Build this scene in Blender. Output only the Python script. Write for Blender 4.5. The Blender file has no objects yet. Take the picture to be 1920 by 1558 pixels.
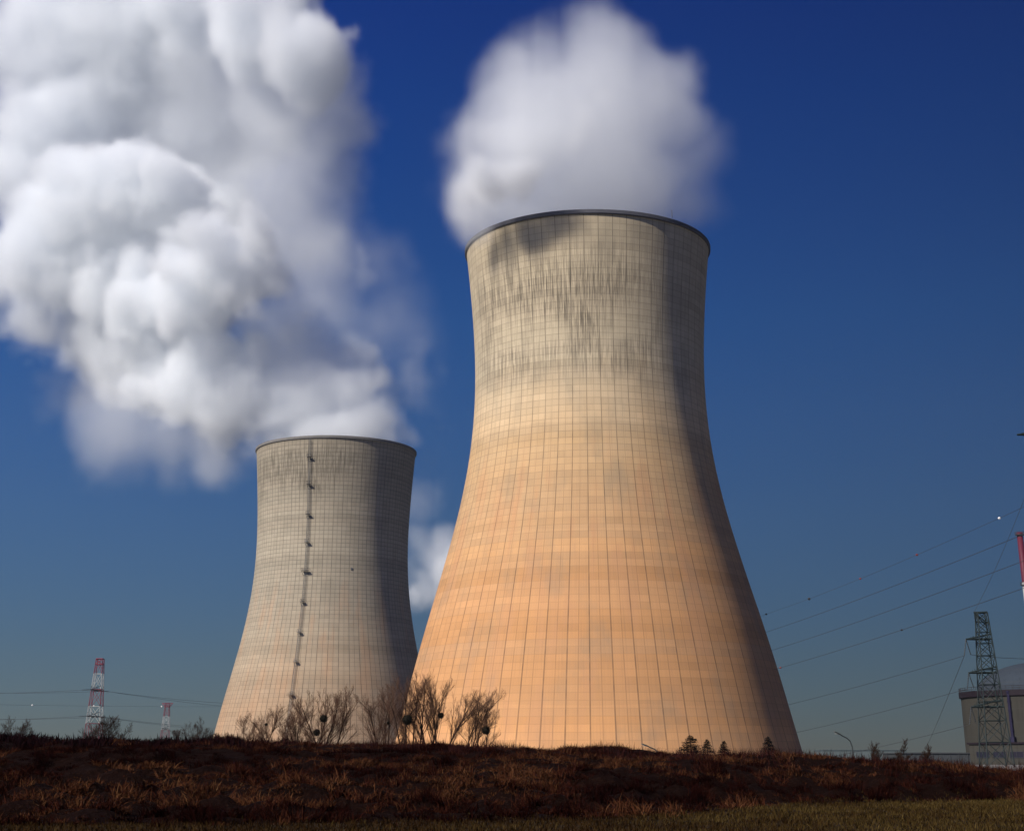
import bpy, math, random
import numpy as np
from mathutils import Vector

# ------------------------------------------------------------------ camera, sky, sun, exposure
S = bpy.context.scene
TH, FPX, CXP, CYP, ZC = math.radians(19.5), 2750.0, 960.0, 446.0, 1.7
cam_data = bpy.data.cameras.new('camera')
cam = bpy.data.objects.new('camera', cam_data)
S.collection.objects.link(cam)
S.camera = cam
cam.location = (0, 0, ZC)
cam.rotation_euler = (math.pi / 2 + TH, 0, 0)
cam_data.sensor_width = 36
cam_data.lens = FPX / 1920 * 36
cam_data.shift_y = (CYP - 779) / 1920
cam_data.clip_start, cam_data.clip_end = 0.5, 20000

SUN_EL, SUN_AZ = math.radians(36), math.radians(228)      # azimuth clockwise from +Y
sun_dir = Vector((math.sin(SUN_AZ) * math.cos(SUN_EL), math.cos(SUN_AZ) * math.cos(SUN_EL), math.sin(SUN_EL)))
sun_data = bpy.data.lights.new('sun', 'SUN')
sun = bpy.data.objects.new('sun', sun_data)
S.collection.objects.link(sun)
sun_data.energy = 4.8
sun_data.angle = math.radians(0.5)
sun_data.color = (1.0, 0.94, 0.84)
sun.rotation_euler = sun_dir.to_track_quat('Z', 'Y').to_euler()

W = bpy.data.worlds.new('World')
S.world = W
W.use_nodes = True
wn, wl = W.node_tree.nodes, W.node_tree.links
wn.clear()
w_out, w_bg = wn.new('ShaderNodeOutputWorld'), wn.new('ShaderNodeBackground')
sky = wn.new('ShaderNodeTexSky')
sky.sky_type = 'NISHITA'
sky.sun_disc = False
sky.sun_elevation, sky.sun_rotation = SUN_EL, SUN_AZ
sky.air_density, sky.dust_density, sky.ozone_density = 1.0, 0.0, 5.0
w_tc, w_sep = wn.new('ShaderNodeTexCoord'), wn.new('ShaderNodeSeparateXYZ')
w_ramp = wn.new('ShaderNodeValToRGB')                       # polarised, low-key air: how much of the sky's light is left at each height
w_mul = wn.new('ShaderNodeMix'); w_mul.data_type = 'RGBA'; w_mul.blend_type = 'MULTIPLY'
w_mul.inputs['Factor'].default_value = 1
SKY_RAMP = [(0.00, (.105, .118, .145)), (0.06, (.110, .137, .18)), (0.15, (.105, .170, .262)), (0.28, (.058, .192, .375)), (0.42, (.013, .150, .43)), (0.56, (.0, .090, .44)), (0.9, (.0, .08, .36))]
cr = w_ramp.color_ramp
while len(cr.elements) < len(SKY_RAMP):
    cr.elements.new(0.5)
for el, (p, c) in zip(cr.elements, SKY_RAMP):
    el.position = p; el.color = (*c, 1)
wl.new(w_tc.outputs['Generated'], w_sep.inputs[0])
wl.new(w_sep.outputs['Z'], w_ramp.inputs['Fac'])
wl.new(sky.outputs['Color'], w_mul.inputs[6])
wl.new(w_ramp.outputs['Color'], w_mul.inputs[7])
w_side = wn.new('ShaderNodeMapRange')                       # brighter towards the sun's side of the sky
wl.new(w_sep.outputs['X'], w_side.inputs[0])
for k_, q_ in enumerate((-0.35, 0.35, 1.50, 0.70)):
    w_side.inputs[k_ + 1].default_value = q_
w_back = wn.new('ShaderNodeMapRange')                       # and brighter again behind the camera, round the sun
wl.new(w_sep.outputs['Y'], w_back.inputs[0])
for k_, q_ in enumerate((0.3, -0.6, 1.0, 1.5)):
    w_back.inputs[k_ + 1].default_value = q_
w_sb = wn.new('ShaderNodeMath'); w_sb.operation = 'MULTIPLY'
wl.new(w_side.outputs[0], w_sb.inputs[0]); wl.new(w_back.outputs[0], w_sb.inputs[1])
w_mul2 = wn.new('ShaderNodeVectorMath'); w_mul2.operation = 'SCALE'
wl.new(w_mul.outputs[2], w_mul2.inputs[0]); wl.new(w_sb.outputs[0], w_mul2.inputs['Scale'])
wl.new(w_mul2.outputs[0], w_bg.inputs['Color'])
w_bg.inputs['Strength'].default_value = 0.10
wl.new(w_bg.outputs[0], w_out.inputs[0])

S.view_settings.view_transform = 'Standard'
S.view_settings.look = 'None'
S.view_settings.exposure = 0.2
S.view_settings.gamma = 1
S.view_settings.use_curve_mapping = False
S.render.engine = 'CYCLES'
cy = S.cycles
cy.max_bounces, cy.diffuse_bounces, cy.volume_bounces = 16, 3, 14
cy.transparent_max_bounces = 48
cy.volume_step_rate = 2.0
cy.volume_max_steps = 512
cy.use_denoising = True

# ------------------------------------------------------------------ helpers
rng = np.random.RandomState(7)
random.seed(7)
FW = np.array([0, math.cos(TH), math.sin(TH)])
UP = np.array([0, -math.sin(TH), math.cos(TH)])

def at(px, py, Y):
    """the point at ground distance Y that the photograph shows at pixel px, py"""
    d = np.array([(px - CXP) / FPX, 0, 0]) + UP * (CYP - py) / FPX + FW
    return np.array([0, 0, ZC]) + d * Y / d[1]

def mpp(px, py, Y):
    p = at(px, py, Y) - np.array([0, 0, ZC])
    return float(p @ FW) / FPX

def tag(o, label=None, cat=None, group=None, kind=None):
    for k, v in (('label', label), ('category', cat), ('group', group), ('kind', kind)):
        if v:
            o[k] = v
    return o

def empty(name, loc, rz=0.0):
    o = bpy.data.objects.new(name, None)
    S.collection.objects.link(o)
    o.location = loc
    o.rotation_euler.z = rz
    o.empty_display_size = 1
    return o

def link_mesh(name, v, f, mat, parent=None, smooth=False, loc=(0, 0, 0)):
    me = bpy.data.meshes.new(name)
    v = np.asarray(v, np.float32)
    if isinstance(f, np.ndarray):
        n, k = f.shape
        me.vertices.add(len(v)); me.vertices.foreach_set('co', v.ravel())
        me.loops.add(n * k); me.loops.foreach_set('vertex_index', f.astype(np.int32).ravel())
        me.polygons.add(n)
        me.polygons.foreach_set('loop_start', np.arange(0, n * k, k, dtype=np.int32))
        me.polygons.foreach_set('loop_total', np.full(n, k, np.int32))
        me.update(calc_edges=True)
    else:
        me.from_pydata(v.tolist(), [], f)
    me.polygons.foreach_set('use_smooth', np.full(len(me.polygons), smooth))
    if mat:
        me.materials.append(mat)
    o = bpy.data.objects.new(name, me)
    S.collection.objects.link(o)
    o.location = loc
    if parent:
        o.parent = parent
    return o

class MB:
    """collects boxes, bars and tubes into one mesh"""
    def __init__(self):
        self.v, self.f = [], []
    def add(self, v, f):
        n = len(self.v)
        self.v += [tuple(p) for p in v]
        self.f += [tuple(i + n for i in q) for q in f]
    def box(self, c, s, rz=0.0):
        c = np.array(c); ca, sa = math.cos(rz), math.sin(rz)
        v = []
        for dz in (-.5, .5):
            for dx, dy in ((-.5, -.5), (.5, -.5), (.5, .5), (-.5, .5)):
                x, y = dx * s[0], dy * s[1]
                v.append(c + np.array([x * ca - y * sa, x * sa + y * ca, dz * s[2]]))
        self.add(v, [(0, 3, 2, 1), (4, 5, 6, 7), (0, 1, 5, 4), (1, 2, 6, 5), (2, 3, 7, 6), (3, 0, 4, 7)])
    def tube(self, pts, r, n=6, cap=True):
        pts = [np.array(p, float) for p in pts]
        rs = r if hasattr(r, '__len__') else [r] * len(pts)
        rings = []
        for i, p in enumerate(pts):
            t = pts[min(i + 1, len(pts) - 1)] - pts[max(i - 1, 0)]
            t = t / (np.linalg.norm(t) + 1e-9)
            a = np.cross(t, (0, 0, 1) if abs(t[2]) < .9 else (1, 0, 0)); a /= np.linalg.norm(a)
            b = np.cross(t, a)
            rings += [p + rs[i] * (a * math.cos(2 * math.pi * k / n) + b * math.sin(2 * math.pi * k / n)) for k in range(n)]
        f = []
        for i in range(len(pts) - 1):
            for k in range(n):
                f.append((i * n + k, i * n + (k + 1) % n, (i + 1) * n + (k + 1) % n, (i + 1) * n + k))
        if cap:
            f.append(tuple(range(n))[::-1]); f.append(tuple((len(pts) - 1) * n + k for k in range(n)))
        self.add(rings, f)
    def lathe(self, prof, n=32, c=(0, 0, 0)):
        v, f = [], []
        for r, z in prof:
            for k in range(n):
                a = 2 * math.pi * k / n
                v.append((c[0] + r * math.cos(a), c[1] + r * math.sin(a), c[2] + z))
        for i in range(len(prof) - 1):
            for k in range(n):
                f.append((i * n + k, i * n + (k + 1) % n, (i + 1) * n + (k + 1) % n, (i + 1) * n + k))
        self.add(v, f)
    def build(self, name, mat, parent=None, smooth=False, loc=(0, 0, 0)):
        return link_mesh(name, self.v, self.f, mat, parent, smooth, loc)

class NT:
    """short-hand for building a node tree"""
    def __init__(self, name):
        self.m = bpy.data.materials.new(name)
        self.m.use_nodes = True
        self.n, self.l = self.m.node_tree.nodes, self.m.node_tree.links
        self.n.clear()
        self.out = self.n.new('ShaderNodeOutputMaterial')
    def put(self, sock, val):
        if isinstance(val, bpy.types.NodeSocket):
            self.l.new(val, sock)
        elif isinstance(val, (tuple, list)) and len(val) == 3 and sock.type == 'RGBA':
            sock.default_value = (*val, 1)
        else:
            sock.default_value = val
    def math(self, op, a, b=0.0, c=None, clamp=False):
        n = self.n.new('ShaderNodeMath'); n.operation = op; n.use_clamp = clamp
        self.put(n.inputs[0], a); self.put(n.inputs[1], b)
        if c is not None:
            self.put(n.inputs[2], c)
        return n.outputs[0]
    def comb(self, x, y, z=0.0):
        n = self.n.new('ShaderNodeCombineXYZ')
        for i, q in enumerate((x, y, z)):
            self.put(n.inputs[i], q)
        return n.outputs[0]
    def noise(self, vec, scale=1.0, detail=3.0, rough=0.55):
        n = self.n.new('ShaderNodeTexNoise')
        self.put(n.inputs['Vector'], vec)
        n.inputs['Scale'].default_value = scale; n.inputs['Detail'].default_value = detail; n.inputs['Roughness'].default_value = rough
        return n.outputs['Fac']
    def white(self, vec):
        n = self.n.new('ShaderNodeTexWhiteNoise'); n.noise_dimensions = '3D'
        self.put(n.inputs['Vector'], vec)
        return n.outputs['Value']
    def mix(self, fac, a, b, mode='MIX'):
        n = self.n.new('ShaderNodeMix'); n.data_type = 'RGBA'; n.blend_type = mode
        self.put(n.inputs['Factor'], fac); self.put(n.inputs[6], a); self.put(n.inputs[7], b)
        return n.outputs[2]
    def ramp(self, fac, stops):
        n = self.n.new('ShaderNodeValToRGB'); cr = n.color_ramp
        while len(cr.elements) < len(stops):
            cr.elements.new(.5)
        for e, (p, c) in zip(cr.elements, stops):
            e.position = p; e.color = (*c, 1) if hasattr(c, '__len__') else (c, c, c, 1)
        self.put(n.inputs['Fac'], fac)
        return n.outputs['Color']
    def rng(self, x, a, b, c=0.0, d=1.0, smooth=True):
        n = self.n.new('ShaderNodeMapRange'); n.interpolation_type = 'SMOOTHSTEP' if smooth else 'LINEAR'
        self.put(n.inputs[0], x)
        for i, q in enumerate((a, b, c, d)):
            n.inputs[i + 1].default_value = q
        return n.outputs[0]
    def diffuse(self, col, rough=0.9, spec=0.2, metal=0.0, bump=None, bs=0.3, bd=0.05):
        b = self.n.new('ShaderNodeBsdfPrincipled')
        self.put(b.inputs['Base Color'], col)
        b.inputs['Roughness'].default_value = rough
        b.inputs['Specular IOR Level'].default_value = spec
        b.inputs['Metallic'].default_value = metal
        if bump is not None:
            bn = self.n.new('ShaderNodeBump'); bn.inputs['Strength'].default_value = bs; bn.inputs['Distance'].default_value = bd
            self.l.new(bump, bn.inputs['Height']); self.l.new(bn.outputs[0], b.inputs['Normal'])
        self.l.new(b.outputs[0], self.out.inputs['Surface'])
        return self.m
    def coord(self, which='Object'):
        return self.n.new('ShaderNodeTexCoord').outputs[which]
    def sep(self, v):
        n = self.n.new('ShaderNodeSeparateXYZ'); self.l.new(v, n.inputs[0])
        return n.outputs
    def attr(self, name):
        n = self.n.new('ShaderNodeAttribute'); n.attribute_name = name
        return n.outputs['Fac']

def paint(name, col, var=0.25, scale=2.0, rough=0.6, spec=0.3, metal=0.0):
    t = NT(name)
    n = t.noise(t.coord(), scale, 4)
    dark = tuple(c * (1 - var) for c in col); lite = tuple(min(1, c * (1 + var)) for c in col)
    return t.diffuse(t.mix(n, dark, lite), rough, spec, metal, bump=n, bs=.15)

# numpy value noise
_LAT = rng.rand(32, 32, 32).astype(np.float32)
def vnoise(p):
    i = np.floor(p).astype(np.int32); f = (p - i).astype(np.float32)
    f = f * f * (3 - 2 * f)
    i0, i1 = i & 31, (i + 1) & 31
    x0, y0, z0 = i0[..., 0], i0[..., 1], i0[..., 2]; x1, y1, z1 = i1[..., 0], i1[..., 1], i1[..., 2]
    fx, fy, fz = f[..., 0], f[..., 1], f[..., 2]
    L = _LAT
    a = L[x0, y0, z0] * (1 - fx) + L[x1, y0, z0] * fx
    b = L[x0, y1, z0] * (1 - fx) + L[x1, y1, z0] * fx
    c = L[x0, y0, z1] * (1 - fx) + L[x1, y0, z1] * fx
    d = L[x0, y1, z1] * (1 - fx) + L[x1, y1, z1] * fx
    a = a * (1 - fy) + b * fy; c = c * (1 - fy) + d * fy
    return a * (1 - fz) + c * fz
def fbm(p, octv=4, billow=False):
    s, a, t = 0, 1.0, 0
    for k in range(octv):
        n = vnoise(p + 17.3 * k)
        s = s + a * (np.abs(2 * n - 1) if billow else n); t += a
        p = p * 2.03; a *= .5
    return s / t
def fbm2(x, y, octv=4, off=0.0):
    return fbm(np.stack([x, y, np.full_like(x, off)], -1), octv)

# ------------------------------------------------------------------ setting: ground, embankment
def ground_material():
    t = NT('dead grass soil')
    c = t.coord()
    n1, n2 = t.noise(c, .35, 5), t.noise(c, 6, 4)
    col = t.mix(n1, (.020, .012, .006), (.050, .032, .013))
    col = t.mix(t.math('MULTIPLY', n2, .6), col, (.012, .007, .004))
    return t.diffuse(col, 1, .05, bump=n2, bs=.6, bd=.1)
M_SOIL = ground_material()
g = MB()
gx = [-6000, -600, -120, -40, 40, 120, 600, 6000]; gy = [-400, 0, 30, 100, 700, 2500, 9000]
g.add([(x, y, 0) for y in gy for x in gx], [(j * 8 + i, j * 8 + i + 1, j * 8 + i + 9, j * 8 + i + 8) for j in range(6) for i in range(7)])
tag(g.build('ground', M_SOIL), kind='structure')

M_BOUNCE_YARD = paint('pale bounce gravel', (.18, .17, .155), .25, .05, .95, .1)
yd = MB(); yd.add([(-900, 125, .004), (900, 125, .004), (900, 1500, .004), (-900, 1500, .004)], [(0, 1, 2, 3)])  # unseen pale ground sheet, added to bounce light up onto the towers
tag(yd.build('bounce_yard', M_BOUNCE_YARD), kind='structure')
CREST_Y = 80.0
_cpx = np.array([-900, 0, 200, 400, 700, 960, 1200, 1500, 1700, 1850, 1920, 2600])
_cpy = np.array([1398, 1396, 1397, 1398, 1405, 1409, 1412, 1421, 1428, 1445, 1462, 1470])
_cw = np.array([at(a, b, CREST_Y) for a, b in zip(_cpx, _cpy)])
_fpx = np.array([-900, 0, 300, 900, 1200, 1400, 1500, 1920, 2600])
_fpy = np.array([1552, 1549, 1547, 1541, 1534, 1520, 1508, 1501, 1500])
_fw = np.array([at(a, b, 50) for a, b in zip(_fpx, _fpy)])
_fy = 50 * ZC / np.maximum(ZC - _fw[:, 2], .05)
def crest_z(x): return np.interp(x, _cw[:, 0], _cw[:, 2])
def foot_y(x): return np.interp(x / 50 * 52, _fw[:, 0] * _fy / 50, _fy)
def mound_z(x, y):
    fy = foot_y(x)
    t = np.clip((y - fy) / (CREST_Y - 4 - fy), 0, 1)
    up = t * t * (3 - 2 * t) * .55 + t * .45
    back = np.clip((y - CREST_Y - 5) / 22, 0, 1)
    h = crest_z(x) * up * (1 - back * back * (3 - 2 * back))
    n = fbm2(x * .22, y * .22, 4, 3.3) - .5
    n2 = fbm2(x * 1.1, y * .8, 3, 9.1) - .5
    return h + (n * .9 + n2 * .95 * np.clip(1.25 - t, .3, 1)) * np.clip(t * 5, 0, 1) * np.clip(1 - back, 0, 1) - .02

xs = np.arange(-70, 70.1, .3); ys = np.concatenate([np.arange(34, 92, .3), np.arange(92, 112, 1.5)])
X, Y = np.meshgrid(xs, ys)
Z = mound_z(X, Y)
Z = np.where(Y > 110, -.3, Z)
nx, ny = len(xs), len(ys)
idx = np.arange(nx * ny).reshape(ny, nx)
F = np.stack([idx[:-1, :-1], idx[:-1, 1:], idx[1:, 1:], idx[1:, :-1]], -1).reshape(-1, 4)
def bank_material():
    t = NT('bank soil')
    c = t.coord()
    n1, n2 = t.noise(c, .5, 5), t.noise(c, 5, 5)
    col = t.mix(n1, (.004, .0015, .0011), (.010, .004, .0024))
    col = t.mix(t.rng(n2, .52, .75), col, (.018, .008, .004))
    return t.diffuse(col, 1, .03, bump=n2, bs=.8, bd=.2)
tag(link_mesh('embankment', np.stack([X, Y, Z], -1).reshape(-1, 3), F, bank_material(), smooth=True), kind='structure')

def blade_material(name, stops):
    t = NT(name)
    col = t.ramp(t.attr('tint'), stops)
    b = t.n.new('ShaderNodeBsdfDiffuse'); t.put(b.inputs['Color'], col)
    t.l.new(b.outputs[0], t.out.inputs['Surface'])
    return t.m

def blades(name, P, H, lean, width, tint, mat):
    """P roots (n,3); H heights; lean (n,2) sideways offset of the tip; one bent blade each"""
    n = len(P)
    a = rng.rand(n) * np.pi * 2
    sx, sy = np.cos(a) * width, np.sin(a) * width
    v = np.zeros((n, 5, 3), np.float32)
    v[:, 0] = P; v[:, 0, 0] -= sx; v[:, 0, 1] -= sy
    v[:, 1] = P; v[:, 1, 0] += sx; v[:, 1, 1] += sy
    mid = P.copy(); mid[:, 0] += lean[:, 0] * .38; mid[:, 1] += lean[:, 1] * .38; mid[:, 2] += H * .6
    v[:, 2] = mid; v[:, 2, 0] += sx * .7; v[:, 2, 1] += sy * .7
    v[:, 3] = mid; v[:, 3, 0] -= sx * .7; v[:, 3, 1] -= sy * .7
    v[:, 4] = P; v[:, 4, 0] += lean[:, 0]; v[:, 4, 1] += lean[:, 1]; v[:, 4, 2] += H
    b = np.arange(n)[:, None] * 5
    tris = np.concatenate([b + [0, 1, 2], b + [0, 2, 3], b + [3, 2, 4]])
    o = link_mesh(name, v.reshape(-1, 3), tris, mat)
    at_ = o.data.attributes.new('tint', 'FLOAT', 'POINT')
    at_.data.foreach_set('value', np.repeat(np.clip(tint, 0, 1), 5).astype(np.float32))
    return o

# scrub on the bank: brambles, dead stalks and straw tufts
NC = 12000
cx_ = (rng.rand(NC) * 2 - 1) * 33; cyy = 40 + rng.rand(NC) * 50
tt_ = (cyy - foot_y(cx_)) / (CREST_Y - foot_y(cx_))
ok = tt_ > rng.normal(.02, .03, NC)
cx_, cyy, tt_ = cx_[ok], cyy[ok], tt_[ok]; NC = len(cx_)
pat = fbm2(cx_ * .22, cyy * .2, 4, 1.7)
cR = .18 + .72 * rng.rand(NC) ** 2.8; cH = cR * (.22 + .36 * rng.rand(NC)) * np.clip(1.2 - .5 * tt_, .5, 1.2)
cT = np.clip((pat - .49) * 2.6 + rng.normal(.24, .12, NC) + np.clip(cx_ / 34, -.5, .5) * .22, .0, .54)
cW = rng.rand(NC) * 6.283
per = np.clip((cR * 130).astype(int), 26, 110)
ci = np.repeat(np.arange(NC), per); n = len(ci)
az = rng.rand(n) * 6.283; el = rng.rand(n) ** .7
r0 = cR[ci] * .55 * np.sqrt(rng.rand(n)); az0 = rng.rand(n) * 6.283
x = cx_[ci] + r0 * np.cos(az0); y = cyy[ci] + r0 * np.sin(az0)
out = cR[ci] * (1 - el * .75) * (.5 + .6 * rng.rand(n))
comb_ = rng.rand(n) * .35 * cR[ci]
lean = np.stack([np.cos(az) * out + np.cos(cW[ci]) * comb_, np.sin(az) * out + np.sin(cW[ci]) * comb_], -1)
H = cH[ci] * (.25 + .85 * el) * (.6 + .6 * rng.rand(n))
tint = cT[ci] * (.45 + .8 * rng.rand(n)) + rng.normal(0, .05, n)
P = np.stack([x, y, mound_z(x, y) - .04], -1)
M_SCRUB = blade_material('scrub', [(0, (.007, .0018, .0015)), (.22, (.026, .0075, .005)), (.45, (.062, .022, .010)), (.7, (.115, .052, .022)), (1, (.20, .115, .055))])
tag(blades('undergrowth', P, H, lean, .010 + .011 * rng.rand(n), tint, M_SCRUB), kind='stuff')

# thin red-brown shoots along the top of the bank
N = 70000
x = (rng.rand(N) * 2 - 1) * 34; y = 72 + rng.rand(N) * 15
c2 = fbm2(x * .8, y * .3, 4, 2.2)
keep = rng.rand(N) < np.clip((c2 - .35) * 4, .05, 1)
x, y, c2 = x[keep], y[keep], c2[keep]; n = len(x)
left = np.clip((-x - 9) / 6, 0, 1)
hedge = np.clip((fbm2(x * .55, y * .1, 4, 6.6) - .36) * 4, 0, 1)
H = (.10 + .55 * rng.rand(n) ** 2.6 * np.clip((c2 - .2) * 2.2, .2, 1.2)) * (1 - .45 * left) + left * .42 * hedge * rng.rand(n) ** .5
P = np.stack([x, y, mound_z(x, y) - .03], -1)
M_SHOOT = blade_material('shoots', [(0, (.006, .003, .004)), (.4, (.018, .006, .006)), (1, (.050, .016, .012))])
tag(blades('dead_weeds', P, H, rng.normal(0, .14, (n, 2)), (.006 + .008 * rng.rand(n)) * (1 + 2.2 * left), rng.rand(n) * (1 - .75 * left), M_SHOOT), kind='stuff')

# field grass in front of the bank
N = 150000
x = (rng.rand(N) * 2 - 1) * 30; y = 33 + rng.rand(N) * 34
keep = y < foot_y(x) + rng.normal(1.0, 1.0, N)
x, y = x[keep], y[keep]; n = len(x)
pt = fbm2(x * .4, y * .25, 4, 7.7); bare = fbm2(x * 1.4, y * .7, 3, 4.4)
gl = np.clip((x + 4) / 20, 0, 1)
H = .05 + .13 * rng.rand(n) * (.4 + bare)
tint = np.clip(pt * .75 - .12 + .32 * gl + rng.normal(0, .12, n), 0, 1)
P = np.stack([x, y, np.where(y > foot_y(x), mound_z(x, y), 0) - .01], -1)
M_GRASS = blade_material('field grass', [(0, (.008, .0035, .002)), (.35, (.026, .0135, .005)), (.65, (.055, .036, .011)), (1, (.115, .078, .028))])
tag(blades('grass', P, H, rng.normal(0, .06, (n, 2)), .009 + .007 * rng.rand(n), tint, M_GRASS), kind='stuff')

# ------------------------------------------------------------------ cooling towers
def concrete(name, low, mid, high, z_lo, z_hi, top, stain, lines, warm):
    t = NT(name)
    uv = t.n.new('ShaderNodeUVMap'); uv.uv_map = 'panels'
    u, v, _ = t.sep(uv.outputs[0])
    lift = t.math('MULTIPLY', v, 1 / 1.95)
    warp = t.math('MULTIPLY', t.math('SUBTRACT', t.noise(t.comb(t.math('MULTIPLY', u, .22), t.math('MULTIPLY', v, .03)), 1, 3), .5), 26)
    hz = t.math('ADD', v, warp)
    col = t.ramp(t.math('MULTIPLY', hz, 1 / top, clamp=True), [(0, low), (z_lo, low), ((z_lo + z_hi) / 2, mid), (z_hi, high), (1, high)])  # orange foot to grey top: staining, plus a graduated filter tone painted in
    # each pour of the climbing form has its own tone; so has each panel
    band = t.white(t.comb(7.0, t.math('FLOOR', lift), 0.0))
    wide = t.noise(t.comb(3.1, t.math('MULTIPLY', v, .11), 0.0), 1, 3)
    pan = t.white(t.comb(t.math('FLOOR', u), t.math('FLOOR', lift), 2.0))
    pan2 = t.white(t.comb(t.math('FLOOR', t.math('MULTIPLY', u, 2)), t.math('FLOOR', lift), 5.0))
    tone = t.math('ADD', t.math('MULTIPLY', band, .12), t.math('ADD', t.math('MULTIPLY', pan, .10), t.math('MULTIPLY', pan2, .07)))
    tone = t.math('ADD', tone, t.math('MULTIPLY', wide, .40))
    tone = t.math('ADD', tone, .66)
    tall = t.white(t.comb(3.0, t.math('FLOOR', t.math('MULTIPLY', t.math('ADD', lift, t.math('MULTIPLY', t.noise(t.comb(t.math('MULTIPLY', u, .3), 2.0), 1, 2), 1.2)), 1 / 8)), 1.0))
    tone = t.math('ADD', tone, t.math('MULTIPLY', t.math('SUBTRACT', tall, .5), .22))
    col = t.mix(1.0, col, t.comb(tone, tone, tone), 'MULTIPLY')
    tint_ = t.white(t.comb(5.0, t.math('FLOOR', t.math('MULTIPLY', lift, .5)), 8.0))
    col = t.mix(t.math('MULTIPLY', tint_, .16), col, (.46, .36, .26))
    # rust-pink weathering in tall soft patches
    pk = t.noise(t.comb(t.math('MULTIPLY', u, .8), t.math('MULTIPLY', v, .035), 4.0), 1, 4)
    lowm = t.rng(v, .42 * top, .62 * top, 1, 0)
    col = t.mix(t.math('MULTIPLY', t.math('MULTIPLY', t.rng(pk, .48, .66), lowm), warm), col, (.50, .26, .13))
    grey = t.noise(t.comb(t.math('MULTIPLY', u, .45), t.math('MULTIPLY', v, .05), 11.0), 1, 5)
    col = t.mix(t.math('MULTIPLY', t.rng(grey, .48, .72), .34), col, (.22, .19, .14))
    # dark run-off streaks
    fine = t.noise(t.comb(t.math('MULTIPLY', u, 6.0), t.math('MULTIPLY', v, .060), 1.0), 1, 5, .65)
    fine2 = t.noise(t.comb(t.math('MULTIPLY', u, 13), t.math('MULTIPLY', v, .05), 21.0), 1, 4, .6)
    zone = t.noise(t.comb(t.math('MULTIPLY', u, .16), t.math('MULTIPLY', v, .045), 6.0), 1, 3)
    z0, z1, z2, z3, amt = stain
    zm = t.math('MULTIPLY', t.rng(v, z0, z1), t.rng(v, z2, z3, 1, 0))
    uu = t.math('SUBTRACT', t.math('MODULO', t.math('ADD', u, 28.0), 56.0), 28.0)
    side = t.math('MULTIPLY', t.rng(uu, -15, -8), t.rng(uu, 0, 8, 1, .22))
    thin = t.noise(t.comb(t.math('MULTIPLY', u, 13), t.math('MULTIPLY', v, .085), 31.0), 1, 4, .6)
    runs = t.math('MAXIMUM', t.math('MULTIPLY', t.rng(fine, .46, .66), .85), t.math('MULTIPLY', t.rng(thin, .47, .60), .85))
    streak = t.math('MULTIPLY', t.math('MULTIPLY', runs, side), t.math('MULTIPLY', zm, t.rng(zone, .26, .55)))
    col = t.mix(t.math('MULTIPLY', streak, amt), col, (.085, .072, .055))
    allover = t.math('MULTIPLY', t.rng(fine2, .52, .72), .18)
    col = t.mix(allover, col, (.16, .12, .08))
    # construction joints
    def line(x, w):
        d = t.math('ABSOLUTE', t.math('SUBTRACT', t.math('FRACT', t.math('ADD', x, .5)), .5))
        return t.rng(d, w * .45, w, 1, 0)
    jn = t.math('ADD', t.math('MULTIPLY', t.noise(t.comb(t.math('MULTIPLY', u, .7), t.math('MULTIPLY', v, .3), 9.0), 1, 3), 1.0), .3)
    main = t.math('MULTIPLY', line(u, .040), lines[0])
    half = t.math('MULTIPLY', line(t.math('ADD', u, .5), .026), lines[1])
    thr = t.math('MULTIPLY', t.math('MAXIMUM', line(t.math('ADD', t.math('MULTIPLY', u, 4), .5), .05), 0.0), lines[1] * .28)
    horz = t.math('MULTIPLY', line(lift, .075), t.rng(v, .30 * top, .62 * top, lines[2] * .5, lines[2]))
    ln = t.math('MULTIPLY', t.math('MAXIMUM', t.math('MAXIMUM', main, half), t.math('MAXIMUM', horz, thr)), jn)
    col = t.mix(ln, col, (.045, .038, .030))
    return t.diffuse(col, .92, .15, bump=t.noise(t.coord(), .8, 5), bs=.25, bd=.06)

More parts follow.
